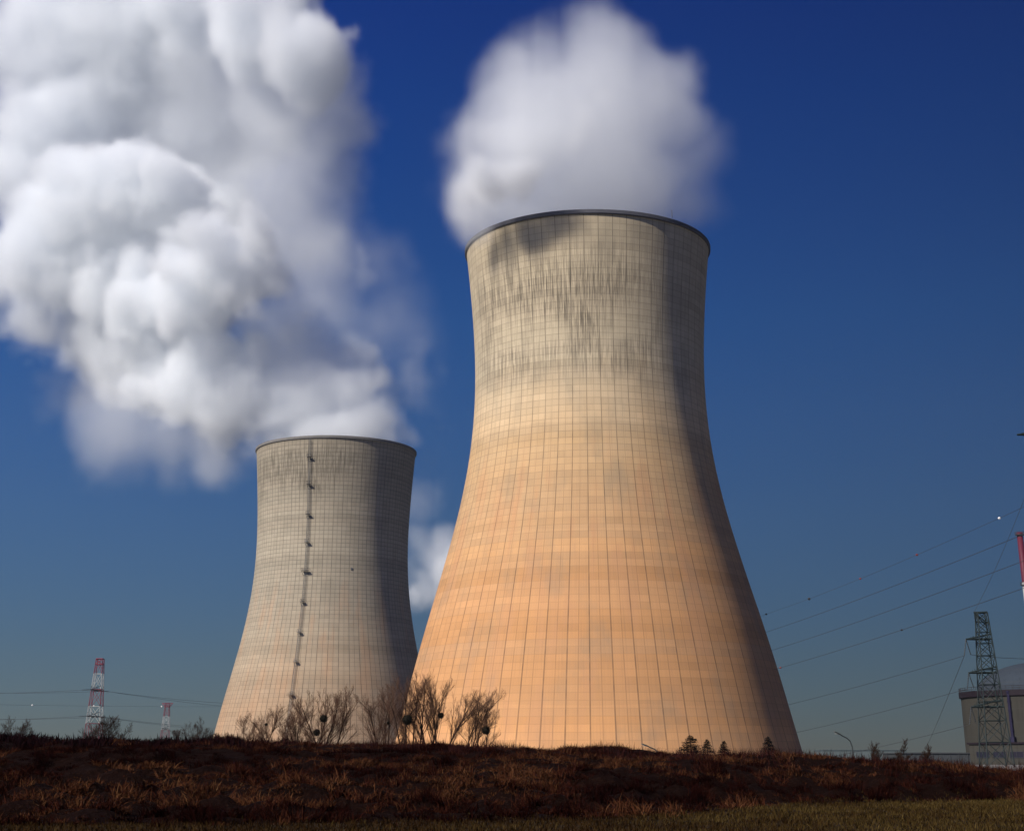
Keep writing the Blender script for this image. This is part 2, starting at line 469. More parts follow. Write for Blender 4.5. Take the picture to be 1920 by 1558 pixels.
def tower(name, x0, y0, prof, top, N, ribh, mat, ringmat, label, ang0):
    root = empty(name, (x0, y0, 0))
    tag(root, label, 'cooling tower')
    pz, pr = zip(*prof)
    nz = int(top / 1.95) + 1
    c6 = np.polyfit(pz, pr, 6)
    zs = np.linspace(1.0, top, nz)
    rs = np.polyval(c6, zs)
    w = .028
    us, dr = [], []
    for k in range(N):
        us += [k - w, k - w * .8, k + w * .8, k + w, k + .26, k + .5, k + .74]; dr += [0, ribh, ribh, 0, 0, 0, 0]
    us, dr = np.array(us), np.array(dr)
    a = ang0 + 2 * np.pi * us / N
    na = len(us)
    R = rs[:, None] + dr[None]
    V = np.stack([R * np.cos(a), R * np.sin(a), np.repeat(zs[:, None], na, 1)], -1).reshape(-1, 3)
    k = np.arange(na); k1 = (k + 1) % na
    j = np.arange(nz - 1)[:, None] * na
    Fo = np.stack([j + k, j + k1, j + na + k1, j + na + k], -1).reshape(-1, 4)
    # inner skin and lip
    ri = rs - .9
    Vi = np.stack([ri[:, None] * np.cos(a), ri[:, None] * np.sin(a), np.repeat(zs[:, None], na, 1)], -1).reshape(-1, 3)
    off = len(V)
    Fi = np.stack([j + k, j + na + k, j + na + k1, j + k1], -1).reshape(-1, 4) + off
    o = link_mesh('shell', np.concatenate([V, Vi]), np.concatenate([Fo, Fi]), mat, root)
    uvl = o.data.uv_layers.new(name='panels')
    u_ = np.where(k1 == 0, us[k] + 1, us[k1])
    nf = (nz - 1)
    U = np.zeros((nf, na, 4, 2), np.float32)
    U[:, :, 0, 0] = us[k]; U[:, :, 1, 0] = np.where(k1 == 0, N - w, us[k1]); U[:, :, 2, 0] = np.where(k1 == 0, N - w, us[k1]); U[:, :, 3, 0] = us[k]
    U[:, :, 0, 1] = zs[:-1, None]; U[:, :, 1, 1] = zs[:-1, None]; U[:, :, 2, 1] = zs[1:, None]; U[:, :, 3, 1] = zs[1:, None]
    U2 = U[:, :, [0, 3, 2, 1], :]
    uvl.data.foreach_set('uv', np.concatenate([U.reshape(-1), U2.reshape(-1)]))
    m = MB()
    rt = rs[-1]
    m.lathe([(rt - .95, -.6), (rt + .34, -.65), (rt + .55, -.4), (rt + .58, .55), (rt + .4, .75), (rt - .75, .7), (rt - 1.0, .55), (rt - .95, -.6)], 168, (0, 0, top))
    m.build('rim', ringmat, root)
    return root, c6, rs[-1]

BIG_X, BIG_Y, BIG_H = 24.35, 450.0, 155.4
LEFT_X, LEFT_Y, LEFT_H = -89.3, 740.0, 147.6
big_prof = [(0, 59.6), (9.9, 57.17), (19.7, 54.69), (29.6, 52.1), (39.5, 49.35), (49.3, 46.62), (59.2, 43.96), (69.1, 41.41), (78.9, 38.98), (88.8, 37.37), (98.7, 36.43), (108.5, 35.94), (118.4, 36.05), (128.3, 36.5), (138.2, 37.21), (148, 38.2), (155.9, 39.2)]
left_prof = [(0, 54.6), (9.4, 52.8), (18.7, 50.73), (28.1, 48.53), (37.5, 46.38), (46.8, 44.12), (56.2, 41.87), (65.6, 40.15), (74.9, 38.86), (84.3, 38.08), (93.7, 37.53), (103, 37.34), (112.4, 37.65), (121.8, 38.15), (131.1, 38.88), (140.5, 39.57), (148, 40.2)]
M_BIG = concrete('ochre concrete', (.515, .262, .110), (.545, .350, .178), (.510, .420, .288), .30, .74, BIG_H, (100, 116, 134, 152, .98), (.64, .34, .32), .55)
M_LEFT = concrete('grey concrete', (.365, .248, .155), (.345, .270, .186), (.335, .290, .218), .15, .5, LEFT_H, (112, 126, 140, 147, .95), (.8, .75, .7), .25)  # greyer, duller colour partly stands in for haze and shadow on this tower
M_RING = paint('weathered rim concrete', (.085, .085, .10), .3, .6, .9, .15)
M_RING_L = paint('pale rim concrete', (.17, .16, .15), .3, .6, .9, .15)
tower('cooling_tower', BIG_X, BIG_Y, big_prof, BIG_H, 56, .012, M_BIG, M_RING, 'large ochre concrete cooling tower with clean shell and steam at its mouth', -math.pi / 2 + .035)
t_left, c_left, _ = tower('cooling_tower', LEFT_X, LEFT_Y, left_prof, LEFT_H, 56, .012, M_LEFT, M_RING_L, 'smaller looking grey cooling tower with a service ladder up its side', -math.pi / 2)
big = bpy.data.objects['cooling_tower']
rod = MB()
ra = math.radians(-52)
rod.tube([(39.6 * math.cos(ra), 39.6 * math.sin(ra), BIG_H + 1.0), (39.6 * math.cos(ra), 39.6 * math.sin(ra), BIG_H + 3.6)], .12, 6)
rod.build('lightning_rod', M_RING, big)

M_STEEL = paint('dull galvanised steel', (.16, .16, .16), .3, 1.5, .55, .4, .4)
M_DARKSTEEL = paint('dark steel', (.045, .045, .05), .3, 1.5, .6, .3, .3)
# service ladder: hooped cage along the shell, platforms at regular heights
view_l = math.atan2(-LEFT_Y, -LEFT_X)                 # from the tower towards the camera
la = view_l - math.radians(18.6)
def on_left(z, out, side=0.0):
    r = np.polyval(c_left, z) + out
    return np.array([r * math.cos(la) - side * math.sin(la), r * math.sin(la) + side * math.cos(la), z])
lad = MB()
zz = np.linspace(6, LEFT_H - .3, 60)
for s in (-.38, .38):
    lad.tube([on_left(z, .45, s) for z in zz], .055, 5)
    lad.tube([on_left(z, 1.15, s * .8) for z in zz], .05, 4)
for z in np.arange(6.5, LEFT_H - 1, .9):
    lad.tube([on_left(z, .45, -.38), on_left(z, .45, .38)], .045, 4)
    lad.tube([on_left(z, .45, -.5), on_left(z, 1.2, -.35), on_left(z, 1.2, .35), on_left(z, .45, .5)], .05, 4)
lad.build('ladder', M_STEEL, t_left)
def py_to_z(py):
    lo, hi = 0, LEFT_H
    for _ in range(40):
        mid = (lo + hi) / 2
        p = on_left(mid, .5) + np.array([LEFT_X, LEFT_Y, -ZC])
        y_ = CYP - FPX * (p @ UP) / (p @ FW)
        lo, hi = (mid, hi) if y_ > py else (lo, mid)
    return lo
for i, py in enumerate((857, 908, 964, 1016, 1070, 1128, 1185, 1240, 1302)):
    z = py_to_z(py)
    wd = 1.7 if i == 4 else .85
    m = MB()
    c = on_left(z, 1.3)
    m.box(c, (1.6, 2 * wd, .18), la)
    for s in (-wd, wd):
        m.tube([on_left(z, .4, s), on_left(z + 1.2, .4, s), on_left(z + 1.2, 2.2, s), on_left(z, 2.2, s)], .06, 4)
    m.tube([on_left(z + 1.2, 2.2, -wd), on_left(z + 1.2, 2.2, wd)], .06, 4)
    m.tube([on_left(z + .6, 2.2, -wd), on_left(z + .6, 2.2, wd)], .05, 4)
    for s in (-wd * .8, wd * .8):
        m.tube([on_left(z - 1.9, .1, s), on_left(z, 2.2, s)], .09, 4)
    m.build('platform', M_STEEL if i in (3, 6, 7) else M_DARKSTEEL, t_left)
hz = MB()
la_keep, la = la, view_l + math.radians(14)
hz.box(on_left(py_to_z(1066), .1), (.4, .8, 1.0), la)
hz.build('hatch', M_STEEL, t_left)
la = la_keep

# ------------------------------------------------------------------ steam
def steam_material(dens, aniso=0.0):
    t = NT('steam')
    v = t.n.new('ShaderNodeVolumePrincipled')
    v.inputs['Color'].default_value = (.968, .982, .996, 1)
    v.inputs['Density'].default_value = dens
    v.inputs['Anisotropy'].default_value = aniso
    t.l.new(v.outputs[0], t.out.inputs['Volume'])
    return t.m
def veil_material():
    t = NT('thin steam')
    tr = t.n.new('ShaderNodeBsdfTransparent'); df = t.n.new('ShaderNodeBsdfTranslucent')
    mx = t.n.new('ShaderNodeMixShader'); mx.inputs[0].default_value = .004
    t.l.new(tr.outputs[0], mx.inputs[1]); t.l.new(df.outputs[0], mx.inputs[2]); t.l.new(mx.outputs[0], t.out.inputs['Surface'])
    return t.m
M_VEIL = veil_material()
M_STEAM = steam_material(1.0, -.15)

def surface_nets(D, lvl, org, h):
    """closed quad mesh where the grid D crosses lvl"""
    D = np.pad(D, 2); org = np.asarray(org) - 2 * h
    ins = D > lvl
    c = sum(ins[a:ins.shape[0] - 1 + a, b:ins.shape[1] - 1 + b, d:ins.shape[2] - 1 + d].astype(np.int8) for a in (0, 1) for b in (0, 1) for d in (0, 1))
    act = (c > 0) & (c < 8)
    vid = np.full(act.shape, -1, np.int64); cells = np.argwhere(act); vid[act] = np.arange(len(cells))
    acc = np.zeros((len(cells), 3)); cnt = np.zeros(len(cells))
    corners = [np.array((a, b, d)) for a in (0, 1) for b in (0, 1) for d in (0, 1)]
    for i in range(8):
        for j in range(i + 1, 8):
            if np.abs(corners[i] - corners[j]).sum() != 1: continue
            A, B = D[tuple((cells + corners[i]).T)], D[tuple((cells + corners[j]).T)]
            cr_ = (A > lvl) != (B > lvl)
            tt = np.where(cr_, (lvl - A) / np.where(np.abs(B - A) < 1e-9, 1, B - A), 0)
            acc += np.where(cr_[:, None], corners[i] + (corners[j] - corners[i]) * tt[:, None], 0); cnt += cr_
    V = (cells + acc / np.maximum(cnt, 1)[:, None]) * h + org
    faces = []
    for ax in range(3):
        u, w = [(1, 2), (2, 0), (0, 1)][ax]
        sh = [slice(1, -1)] * 3
        a = ins[1:-1, 1:-1, 1:-1]
        n_ = np.roll(ins, -1, ax)[1:-1, 1:-1, 1:-1]
        for flag, rev in ((a & ~n_, False), (~a & n_, True)):
            q = np.argwhere(flag) + 1
            du = np.zeros(3, int); du[u] = 1
            dw = np.zeros(3, int); dw[w] = 1
            quad = [vid[tuple(p.T)] for p in (q - du - dw, q - dw, q, q - du)]
            fq = np.stack(quad[::-1] if rev else quad, -1)
            faces.append(fq)
    Fq = np.concatenate(faces)
    return V, Fq[(Fq >= 0).all(1)]

def grid_volume(name, D, lo, h, mat, parent, keep_out=None):
    """a volume object part: GN Volume Cube filled from the density values computed here"""
    nx_, ny_, nz_ = D.shape
    me = bpy.data.meshes.new(name)
    me.vertices.add(D.size)
    a = me.attributes.new('rho', 'FLOAT', 'POINT'); a.data.foreach_set('value', D.astype(np.float32).ravel())
    o = bpy.data.objects.new(name, me); S.collection.objects.link(o)
    o.parent = parent
    me.materials.append(mat)
    ng = bpy.data.node_groups.new(name, 'GeometryNodeTree')
    ng.interface.new_socket('Geometry', in_out='INPUT', socket_type='NodeSocketGeometry')
    ng.interface.new_socket('Geometry', in_out='OUTPUT', socket_type='NodeSocketGeometry')
    N_, L_ = ng.nodes, ng.links
    gi, go = N_.new('NodeGroupInput'), N_.new('NodeGroupOutput')
    vc = N_.new('GeometryNodeVolumeCube')
    hi = [lo[i] + h * (D.shape[i] - 1) for i in range(3)]
    vc.inputs['Min'].default_value = lo; vc.inputs['Max'].default_value = hi
    for k, r in zip(('X', 'Y', 'Z'), D.shape):
        vc.inputs['Resolution ' + k].default_value = r
    pos = N_.new('GeometryNodeInputPosition')
    sp = N_.new('ShaderNodeSeparateXYZ'); L_.new(pos.outputs[0], sp.inputs[0])
    acc = None
    for i, stride in enumerate((ny_ * nz_, nz_, 1)):
        s1 = N_.new('ShaderNodeMath'); s1.operation = 'SUBTRACT'; L_.new(sp.outputs[i], s1.inputs[0]); s1.inputs[1].default_value = lo[i]
        s2 = N_.new('ShaderNodeMath'); s2.operation = 'DIVIDE'; L_.new(s1.outputs[0], s2.inputs[0]); s2.inputs[1].default_value = h
        s3 = N_.new('ShaderNodeMath'); s3.operation = 'ROUND'; L_.new(s2.outputs[0], s3.inputs[0])
        s4 = N_.new('ShaderNodeMath'); s4.operation = 'MULTIPLY_ADD'; L_.new(s3.outputs[0], s4.inputs[0]); s4.inputs[1].default_value = stride
        if acc is not None:
            L_.new(acc, s4.inputs[2])
        else:
            s4.inputs[2].default_value = 0
        acc = s4.outputs[0]
    na = N_.new('GeometryNodeInputNamedAttribute'); na.data_type = 'FLOAT'; na.inputs['Name'].default_value = 'rho'
    si = N_.new('GeometryNodeSampleIndex'); si.data_type = 'FLOAT'; si.domain = 'POINT'; si.clamp = True
    L_.new(gi.outputs[0], si.inputs['Geometry']); L_.new(na.outputs['Attribute'], si.inputs['Value']); L_.new(acc, si.inputs['Index'])
    L_.new(si.outputs[0], vc.inputs['Density'])
    sm = N_.new('GeometryNodeSetMaterial'); sm.inputs['Material'].default_value = mat
    L_.new(vc.outputs[0], sm.inputs[0]); L_.new(sm.outputs[0], go.inputs[0])
    md = o.modifiers.new('density', 'NODES'); md.node_group = ng
    return o

def smoothstep(x, a, b):
    t = np.clip((x - a) / (b - a), 0, 1)
    return t * t * (3 - 2 * t)

def plume(name, label, Y0, blobs, h, lvl, cut=None, seed=0.0, warp=1.0):
    """blobs: (px, py, depth offset, radius px, falloff m, density, bumpiness)"""
    C = np.array([at(b[0], b[1], Y0 + b[2]) for b in blobs])
    R = np.array([b[3] * mpp(b[0], b[1], Y0 + b[2]) for b in blobs])
    pad = 9
    lo = (C - R[:, None]).min(0) - pad; hi = (C + R[:, None]).max(0) + pad
    sh = np.ceil((hi - lo) / h).astype(int) + 1
    G = np.stack(np.meshgrid(*[lo[i] + h * np.arange(sh[i]) for i in range(3)], indexing='ij'), -1).astype(np.float32)
    w1 = np.stack([fbm(G / 46 + seed + 31 * k, 2) - .5 for k in range(3)], -1) * 34
    w2 = np.stack([fbm(G / 15 + seed + 13 * k, 2) - .5 for k in range(3)], -1) * 10
    Q = G + (w1 + w2) * warp
    bil = fbm(G / 24 + seed, 4, True)
    bil2 = fbm(G / 9 + seed + 5, 3, True)
    rho = np.zeros(G.shape[:3], np.float32)
    for c, r, b in zip(C, R, blobs):
        d = np.linalg.norm(Q - c, axis=-1) - r
        d = d - b[6] * ((bil - .32) * 26 + (bil2 - .3) * 7)
        rho = np.maximum(rho, b[5] * smoothstep(-d, 0, b[4]))
    if cut is not None:
        rho = rho * cut(G)
    root_loc = (float(C[0][0]), float(C[0][1]), float(lo[2]))
    Dm = (rho[::2, ::2, ::2])
    V, Fq = surface_nets(Dm, lvl, lo, 2 * h)
    o = link_mesh(name, V - np.array(root_loc), Fq, M_VEIL, None, True, root_loc)
    tag(o, label, 'steam plume', 'steam plumes', 'thing')
    grid_volume('vapour', rho, [float(q) for q in lo - np.array(root_loc)], h, M_STEAM, o)
    return o

def outside_tower(x0, y0, prof, top):
    c6 = np.polyfit([p[0] for p in prof], [p[1] for p in prof], 6)
    def cut(G):
        z = G[..., 2]; r = np.hypot(G[..., 0] - x0, G[..., 1] - y0)
        rr = np.polyval(c6, np.clip(z, 0, top))
        inside = r < rr - 1.5
        return smoothstep(np.where(inside, z, np.maximum(z, top - 30 + 0 * z)), top - 6, top + 2) if False else np.where(inside, smoothstep(z, top - 8, top), 1.0)
    return cut

D1, D2 = .16, .05
left_blobs = [
    # mouth of the tower and the low roll of vapour
    (635, 812, 0, 95, 8, .10, .5), (560, 800, 10, 75, 8, .10, .8), (720, 806, 0, 62, 7, .10, .8), (785, 806, 10, 32, 10, .05, .6),
    (560, 745, 0, 95, 8, .15, 1), (640, 700, -10, 80, 7, .15, 1), (690, 690, 0, 58, 7, .12, 1), (590, 630, 10, 50, 8, .09, 1),
    (640, 640, 10, 45, 8, .08, 1), (745, 740, 15, 48, 9, .07, 1), (795, 700, 25, 55, 14, .035, 1), (790, 760, 20, 38, 12, .045, 1),
    (470, 735, -25, 105, 7, .20, 1), (400, 720, -40, 105, 7, .20, 1), (310, 690, -40, 110, 8, .18, 1), (230, 680, -30, 95, 9, .14, 1),
    (180, 620, -20, 110, 10, .16, 1),
    # thin ragged veil under the plume
    (210, 790, 20, 140, 18, .035, .7), (320, 800, 25, 120, 18, .04, .7), (430, 800, 10, 100, 14, .05, .7), (150, 730, 20, 90, 20, .05, .8),
    # main rolls
    (380, 540, -70, 115, 6, .22, 1.1), (440, 500, -75, 85, 6, .22, 1.1), (300, 580, -60, 115, 7, .20, 1), (200, 510, -50, 120, 8, .20, 1),
    (90, 480, -40, 130, 9, .18, 1), (60, 580, -30, 90, 12, .12, 1), (-40, 520, -30, 100, 14, .12, 1),
    (450, 600, 20, 85, 18, .06, .5), (745, 640, 50, 115, 26, .018, .4), (755, 550, 55, 105, 26, .016, .4), (725, 465, 55, 90, 22, .026, .5), (800, 730, 40, 60, 18, .035, .7), (800, 890, 60, 75, 26, .012, .4),
    (700, 795, 0, 75, 8, .16, .5), (765, 806, 2, 46, 8, .16, .4), (560, 812, 0, 70, 8, .16, .5), (640, 800, -15, 90, 8, .16, .5), (520, 800, 0, 60, 10, .12, .6), (610, 720, 0, 130, 12, .10, .6),
    (590, 500, 60, 150, 26, .022, .4), (640, 640, 50, 120, 24, .022, .4), (540, 630, 40, 150, 22, .035, .4), (640, 750, 20, 110, 16, .05, .4), (700, 600, 60, 100, 26, .014, .4),
    (220, 350, -75, 100, 6, .22, 1.1), (310, 360, -80, 95, 6, .22, 1.1), (150, 380, -60, 110, 8, .18, 1),
    # tall body behind
    (330, 470, 40, 190, 14, .12, .9), (480, 420, 50, 170, 16, .030, .9), (560, 330, 50, 150, 14, .030, .9), (600, 470, 60, 125, 20, .028, 1),
    (690, 480, 50, 48, 12, .05, 1), (620, 560, 60, 110, 24, .028, 1), (730, 570, 60, 70, 24, .018, 1),
    (300, 250, 40, 210, 12, .06, .9), (110, 250, 0, 150, 12, .16, .9), (80, 110, 0, 130, 14, .15, .9), (250, 90, 10, 190, 12, .14, .9),
    (430, 180, 40, 180, 12, .045, .9), (560, 210, 40, 150, 12, .038, .9), (570, 90, -40, 110, 9, .18, .9), (500, 40, -20, 120, 10, .16, .9),
    (380, 10, 0, 150, 12, .15, .8), (180, -20, 0, 150, 12, .15, .8), (40, 330, -10, 110, 14, .15, .9), (560, -20, 0, 90, 12, .14, .8),
]
left_blobs = [(px, py, dY + (80 if py < 790 else 0) * max(0, min(1, (560 - px) / 260)), r, w * 1.7, dn * .55, b * .85) for (px, py, dY, r, w, dn, b) in left_blobs]
plume('steam_plume', 'huge billowing white steam plume drifting off the smaller ladder tower', LEFT_Y, left_blobs, 2.0, .012, outside_tower(LEFT_X, LEFT_Y, left_prof, LEFT_H), 2.4)
big_blobs = [
    (1100, 395, 0, 175, 8, .07, .4), (960, 390, -8, 95, 8, .10, .8), (1230, 380, 0, 95, 9, .06, .8),
    (918, 338, -46, 60, 5, .5, .35), (958, 326, -50, 58, 5, .5, .35), (890, 366, -38, 56, 6, .4, .25), (888, 394, -28, 48, 8, .4, .2), (930, 330, -15, 90, 11, .14, .6), (1245, 330, 0, 115, 10, .06, .6), (1255, 250, 0, 112, 10, .06, .6), (1265, 400, 5, 85, 10, .05, .5), (1215, 190, 0, 130, 10, .06, .6), (1130, 110, 0, 130, 10, .06, .6), (985, 200, 0, 150, 10, .07, .6),
    (1090, 250, 0, 245, 13, .050, .75), (1090, 340, 0, 245, 12, .050, .75), (1100, 130, 0, 150, 16, .045, .75), (950, 330, 0, 125, 12, .05, .75),
    (1220, 330, 0, 125, 12, .05, .75), (1235, 250, 0, 110, 14, .045, .75), (1245, 400, 0, 100, 10, .045, .75), (1100, 75, 0, 95, 18, .035, .5),
    (1312, 388, 0, 98, 12, .055, .2), (1308, 310, 0, 104, 14, .055, .25),
    (905, 285, -14, 88, 12, .07, .5), (960, 170, -5, 105, 14, .05, .6), (880, 340, -16, 62, 12, .08, .4), (1262, 375, 0, 95, 12, .05, .4), (1275, 300, 0, 80, 14, .045, .4),
    (960, 240, -28, 110, 10, .12, .8), (1085, 165, -42, 58, 6, .16, .9), (1040, 215, -40, 74, 7, .14, .9), (1230, 290, -20, 80, 12, .06, .8), (1150, 120, -10, 85, 14, .06, .7),
]
big_blobs = [(px, py, dY, r, w * 1.5, dn * .6, b * .85) for (px, py, dY, r, w, dn, b) in big_blobs]
plume('steam_plume', 'rounded white steam cloud standing over the large ochre tower', BIG_Y, big_blobs, 1.5, .012, outside_tower(BIG_X, BIG_Y, big_prof, BIG_H), 9.7, .7)
far_blobs = [(815, 1095, 0, 66, 24, .030, .8), (835, 1030, 0, 80, 26, .024, .8), (790, 1120, 10, 40, 14, .05, .8), (880, 1060, 0, 80, 16, .05, .9), (795, 1010, 0, 60, 26, .014, .8), (785, 930, 0, 65, 26, .009, .8), (930, 1120, 0, 70, 16, .05, .9)]
plume('steam_plume', 'small pale steam cloud low in the gap between the two towers', 1150, far_blobs, 3.0, .01, None, 5.2)

# ------------------------------------------------------------------ bare trees with mistletoe
M_BARK = paint('dark bark', (.030, .016, .010), .35, 6, .95, .1)
M_TWIG = paint('tan brown twigs', (.105, .055, .034), .3, 6, .95, .1)
M_MISTLE = paint('dark mistletoe', (.012, .010, .006), .4, 8, .9, .1)
M_FIR = paint('dark fir needles', (.005, .006, .006), .4, 8, .9, .1)

def grow(limbs, twigs, p, d, L, r, lev, sp, R):
    """one limb and all it carries; thick wood goes to limbs, the rest to twigs"""
    n = 5 if lev < 2 else 3
    pts, rs = [p], [r]
    q, dd = np.array(p, float), np.array(d, float)
    for i in range(n):
        dd = dd + np.array([R.normal(0, .10), R.normal(0, .10), R.normal(.05, .05)]) * (1 + .5 * lev)
        dd /= np.linalg.norm(dd)
        q = q + dd * L / n
        pts.append(q.copy()); rs.append(r * (1 - .62 * (i + 1) / n))
    (limbs if lev < 2 else twigs).tube(pts, rs, 5 if lev < 2 else 3, False)
    if lev >= 4:
        return
    kids = (R.randint(10, 14), R.randint(7, 10), R.randint(5, 8), R.randint(3, 5))[lev]
    for k in range(kids):
        t = (.30 if lev == 0 else .2) + (.98 - .30) * (k + R.rand()) / kids
        i = min(int(t * n), n - 1); w = t * n - i
        base = pts[i] * (1 - w) + pts[i + 1] * w if isinstance(pts[i], np.ndarray) else np.array(pts[i]) * (1 - w) + pts[i + 1] * w
        ax = pts[min(i + 1, n)] - np.array(pts[max(i - 0, 0)]); ax /= np.linalg.norm(ax) + 1e-9
        az = R.rand() * 6.283
        side = np.array([math.cos(az), math.sin(az), 0]); side -= ax * (side @ ax); side /= np.linalg.norm(side) + 1e-9
        an = sp * (.7 + .6 * R.rand())
        nd = ax * math.cos(an) + side * math.sin(an) + np.array([0, 0, .12])
        grow(limbs, twigs, base, nd / np.linalg.norm(nd), L * (.54 - .22 * t) * (.75 + .5 * R.rand()), max(r * (1 - .55 * t) * .5, .006), lev + 1, sp, R)

def bare_tree(stems, Y, top, label, balls, seed, name='bare_tree', group='bare trees behind the embankment', sp=.55):
    """stems: (base px, lean px at the top, share of the full height)"""
    R = np.random.RandomState(seed)
    bx = sum(s[0] for s in stems) / len(stems)
    w = at(bx, 1400, Y)
    root = empty(name, (float(w[0]), Y, 0))
    tag(root, label, 'tree', group)
    limbs, twigs = MB(), MB()
    zt = at(bx, top, Y)[2]
    for px, leanpx, share in stems:
        p0 = np.array([at(px, 1400, Y)[0] - w[0], R.uniform(-.5, .5), 0])
        Hh = zt * share
        p1 = np.array([at(px + leanpx, top, Y)[0] - w[0], R.uniform(-.8, .8), Hh])
        d = p1 - p0
        grow(limbs, twigs, p0, d / np.linalg.norm(d), np.linalg.norm(d) * .80, .0125 * Hh * (.8 + .4 * R.rand()), 0, sp, R)
    limbs.build('trunk', M_BARK, root)
    twigs.build('crown', M_TWIG if name == 'bare_tree' else M_BARK, root)
    for (mx, my, mr) in balls:
        c = at(mx, my, Y - 1.6) - np.array([w[0], Y, 0]); r = mr * mpp(mx, my, Y)
        m = MB()
        nb = len(m.v); th_ = np.linspace(0, np.pi, 9); rr_ = [(max(.01, r * .8 * math.sin(q) * (.9 + .2 * R.rand())), -r * .8 * math.cos(q)) for q in th_]
        m.lathe(rr_, 12, c)
        for k in range(340):
            v = R.normal(size=3); v /= np.linalg.norm(v)
            e = c + v * r * (.78 + .34 * R.rand())
            mid = c + v * r * .5 + R.normal(0, .06 * r, 3)
            m.tube([c, mid, e], [.02, .018, .012], 3, False)
            for _ in range(3):
                a = R.normal(size=3); a /= np.linalg.norm(a); b = np.cross(a, v)
                s = r * .16
                e2 = e - v * r * .25 * R.rand()
                m.add([e2, e2 + a * s, e2 + a * s * .5 + b * s * .5], [(0, 1, 2)])
        m.build('mistletoe', M_MISTLE, root)

TY = 150.0
bare_tree([(462, -4, .80), (474, 2, .7), (486, 14, 1.0), (494, 12, .8)], TY, 1312, 'low bare thicket tree at the foot of the grey tower, leftmost of the tree row', [(499, 1358, 2.5)], 11, sp=.6)
bare_tree([(538, -6, .85), (545, 4, 1.0), (556, 8, .95), (568, 4, .7)], TY, 1322, 'thin bare tree just under the tower ladder, without mistletoe', [], 12)
bare_tree([(590, -12, .95), (602, 2, 1.0), (608, 12, 1.02), (627, 8, 1.02)], TY, 1293, 'bare tree holding two mistletoe balls one above the other, before the grey tower', [(607, 1347, 7.5), (594, 1373, 6.5)], 13)
bare_tree([(716, -14, .95), (722, -2, 1.0), (728, 12, 1.0), (712, -20, .6)], 160.0, 1284, 'dense dark bare tree before the shaded flank of the grey tower', [(728, 1355, 3)], 14, sp=.62)
bare_tree([(760, -8, .9), (762, 6, 1.0), (773, 3, 1.03), (781, 12, 1.0)], TY, 1274, 'bare tree with the biggest single mistletoe ball, beside the foot of the ochre tower', [(764, 1349, 10), (790, 1363, 3.5)], 15, sp=.42)
bare_tree([(804, -14, 1.0), (812, 2, 1.0), (816, 12, 1.03), (823, 30, .98)], TY, 1279, 'bare tree of fanning stems with one small mistletoe ball high in its middle', [(827, 1341, 5.5)], 16, sp=.45)
bare_tree([(872, -4, .95), (876, 6, 1.0), (886, 12, 1.0), (900, 30, .8)], TY, 1290, 'bare tree with one mistletoe ball low on its right, last of the row', [(911, 1369, 8)], 17)
bare_tree([(745, -3, .7), (742, 4, .6)], 158.0, 1330, 'short bare sapling squeezed where the two tower edges meet', [], 18, sp=.6)
for i, (px, top, wd, lb) in enumerate(((20, 1352, 24, 'low leafless bush on the crest at the left end of the bank'), (205, 1344, 18, 'twiggy leafless bush beside the foot of the tall red and white pylon'), (352, 1352, 18, 'round leafless bush between the small far pylon and the grey tower'))):
    bare_tree([(px - wd * .5, -wd * .5, .9), (px - wd * .2, 2, 1), (px + wd * .3, wd * .2, 1), (px + wd * .6, wd * .5, .85)], 130.0, top, lb, [], 40 + i, 'bare_bush', 'leafless bushes on the left skyline', sp=.7)
for i, (px, top, lb) in enumerate(((1640, 1388, 'thin bare sapling just right of the curved street lamp'), (1686, 1384, 'second thin bare sapling between the street lamp and the lattice pylon'), (1732, 1392, 'faint bare sapling left of the round building'))):
    bare_tree([(px, 1, 1), (px + 2, 3, .8)], 135.0, top + 7, lb, [], 60 + i, 'bare_sapling', 'bare saplings by the street lamp', sp=.5)

def fir(px, top, Y, wpx, label, seed):
    R = np.random.RandomState(seed)
    w = at(px, 1400, Y); H = at(px, top, Y)[2]; rad = 3.1 * wpx * mpp(px, top, Y)
    root = empty('fir_tree', (float(w[0]), Y, 0)); tag(root, label, 'tree', 'young firs on the skyline')
    t = MB(); t.tube([(0, 0, 0), (0, 0, H * .5), (0, 0, H)], [.09, .06, .01], 6); t.build('trunk', M_BARK, root)
    m = MB()
    for k in range(260):
        z = H * (.3 + .7 * R.rand() ** .8); rr = rad * (1.04 - z / H) ** .8 * (.65 + .5 * R.rand()) + .05
        a = R.rand() * 6.283
        d = np.array([math.cos(a), math.sin(a), 0]); s = np.array([-d[1], d[0], 0])
        tip = d * rr + np.array([0, 0, z + .12 * rr - .1])
        for j in range(7):
            u = (j + .5) / 7
            b = np.array([0, 0, z]) * (1 - u) + tip * u
            for sg in (-1, 1):
                e = b + s * sg * rr * .42 * (1.1 - u) + d * rr * .16 + np.array([0, 0, R.normal(-.02, .05)])
                m.add([b, e, b + d * rr * .13], [(0, 1, 2)])
    m.build('crown', M_FIR, root)
fir(1295, 1378, 110, 16, 'bushiest dark young fir before the ochre tower', 1)
fir(1326, 1385, 110, 9, 'slim dark fir standing between two other young firs', 2)
fir(1358, 1388, 110, 9, 'smallest dark fir, right of the slim fir', 3)
fir(1440, 1380, 118, 10, 'ragged dark fir before the shaded foot of the ochre tower', 4)

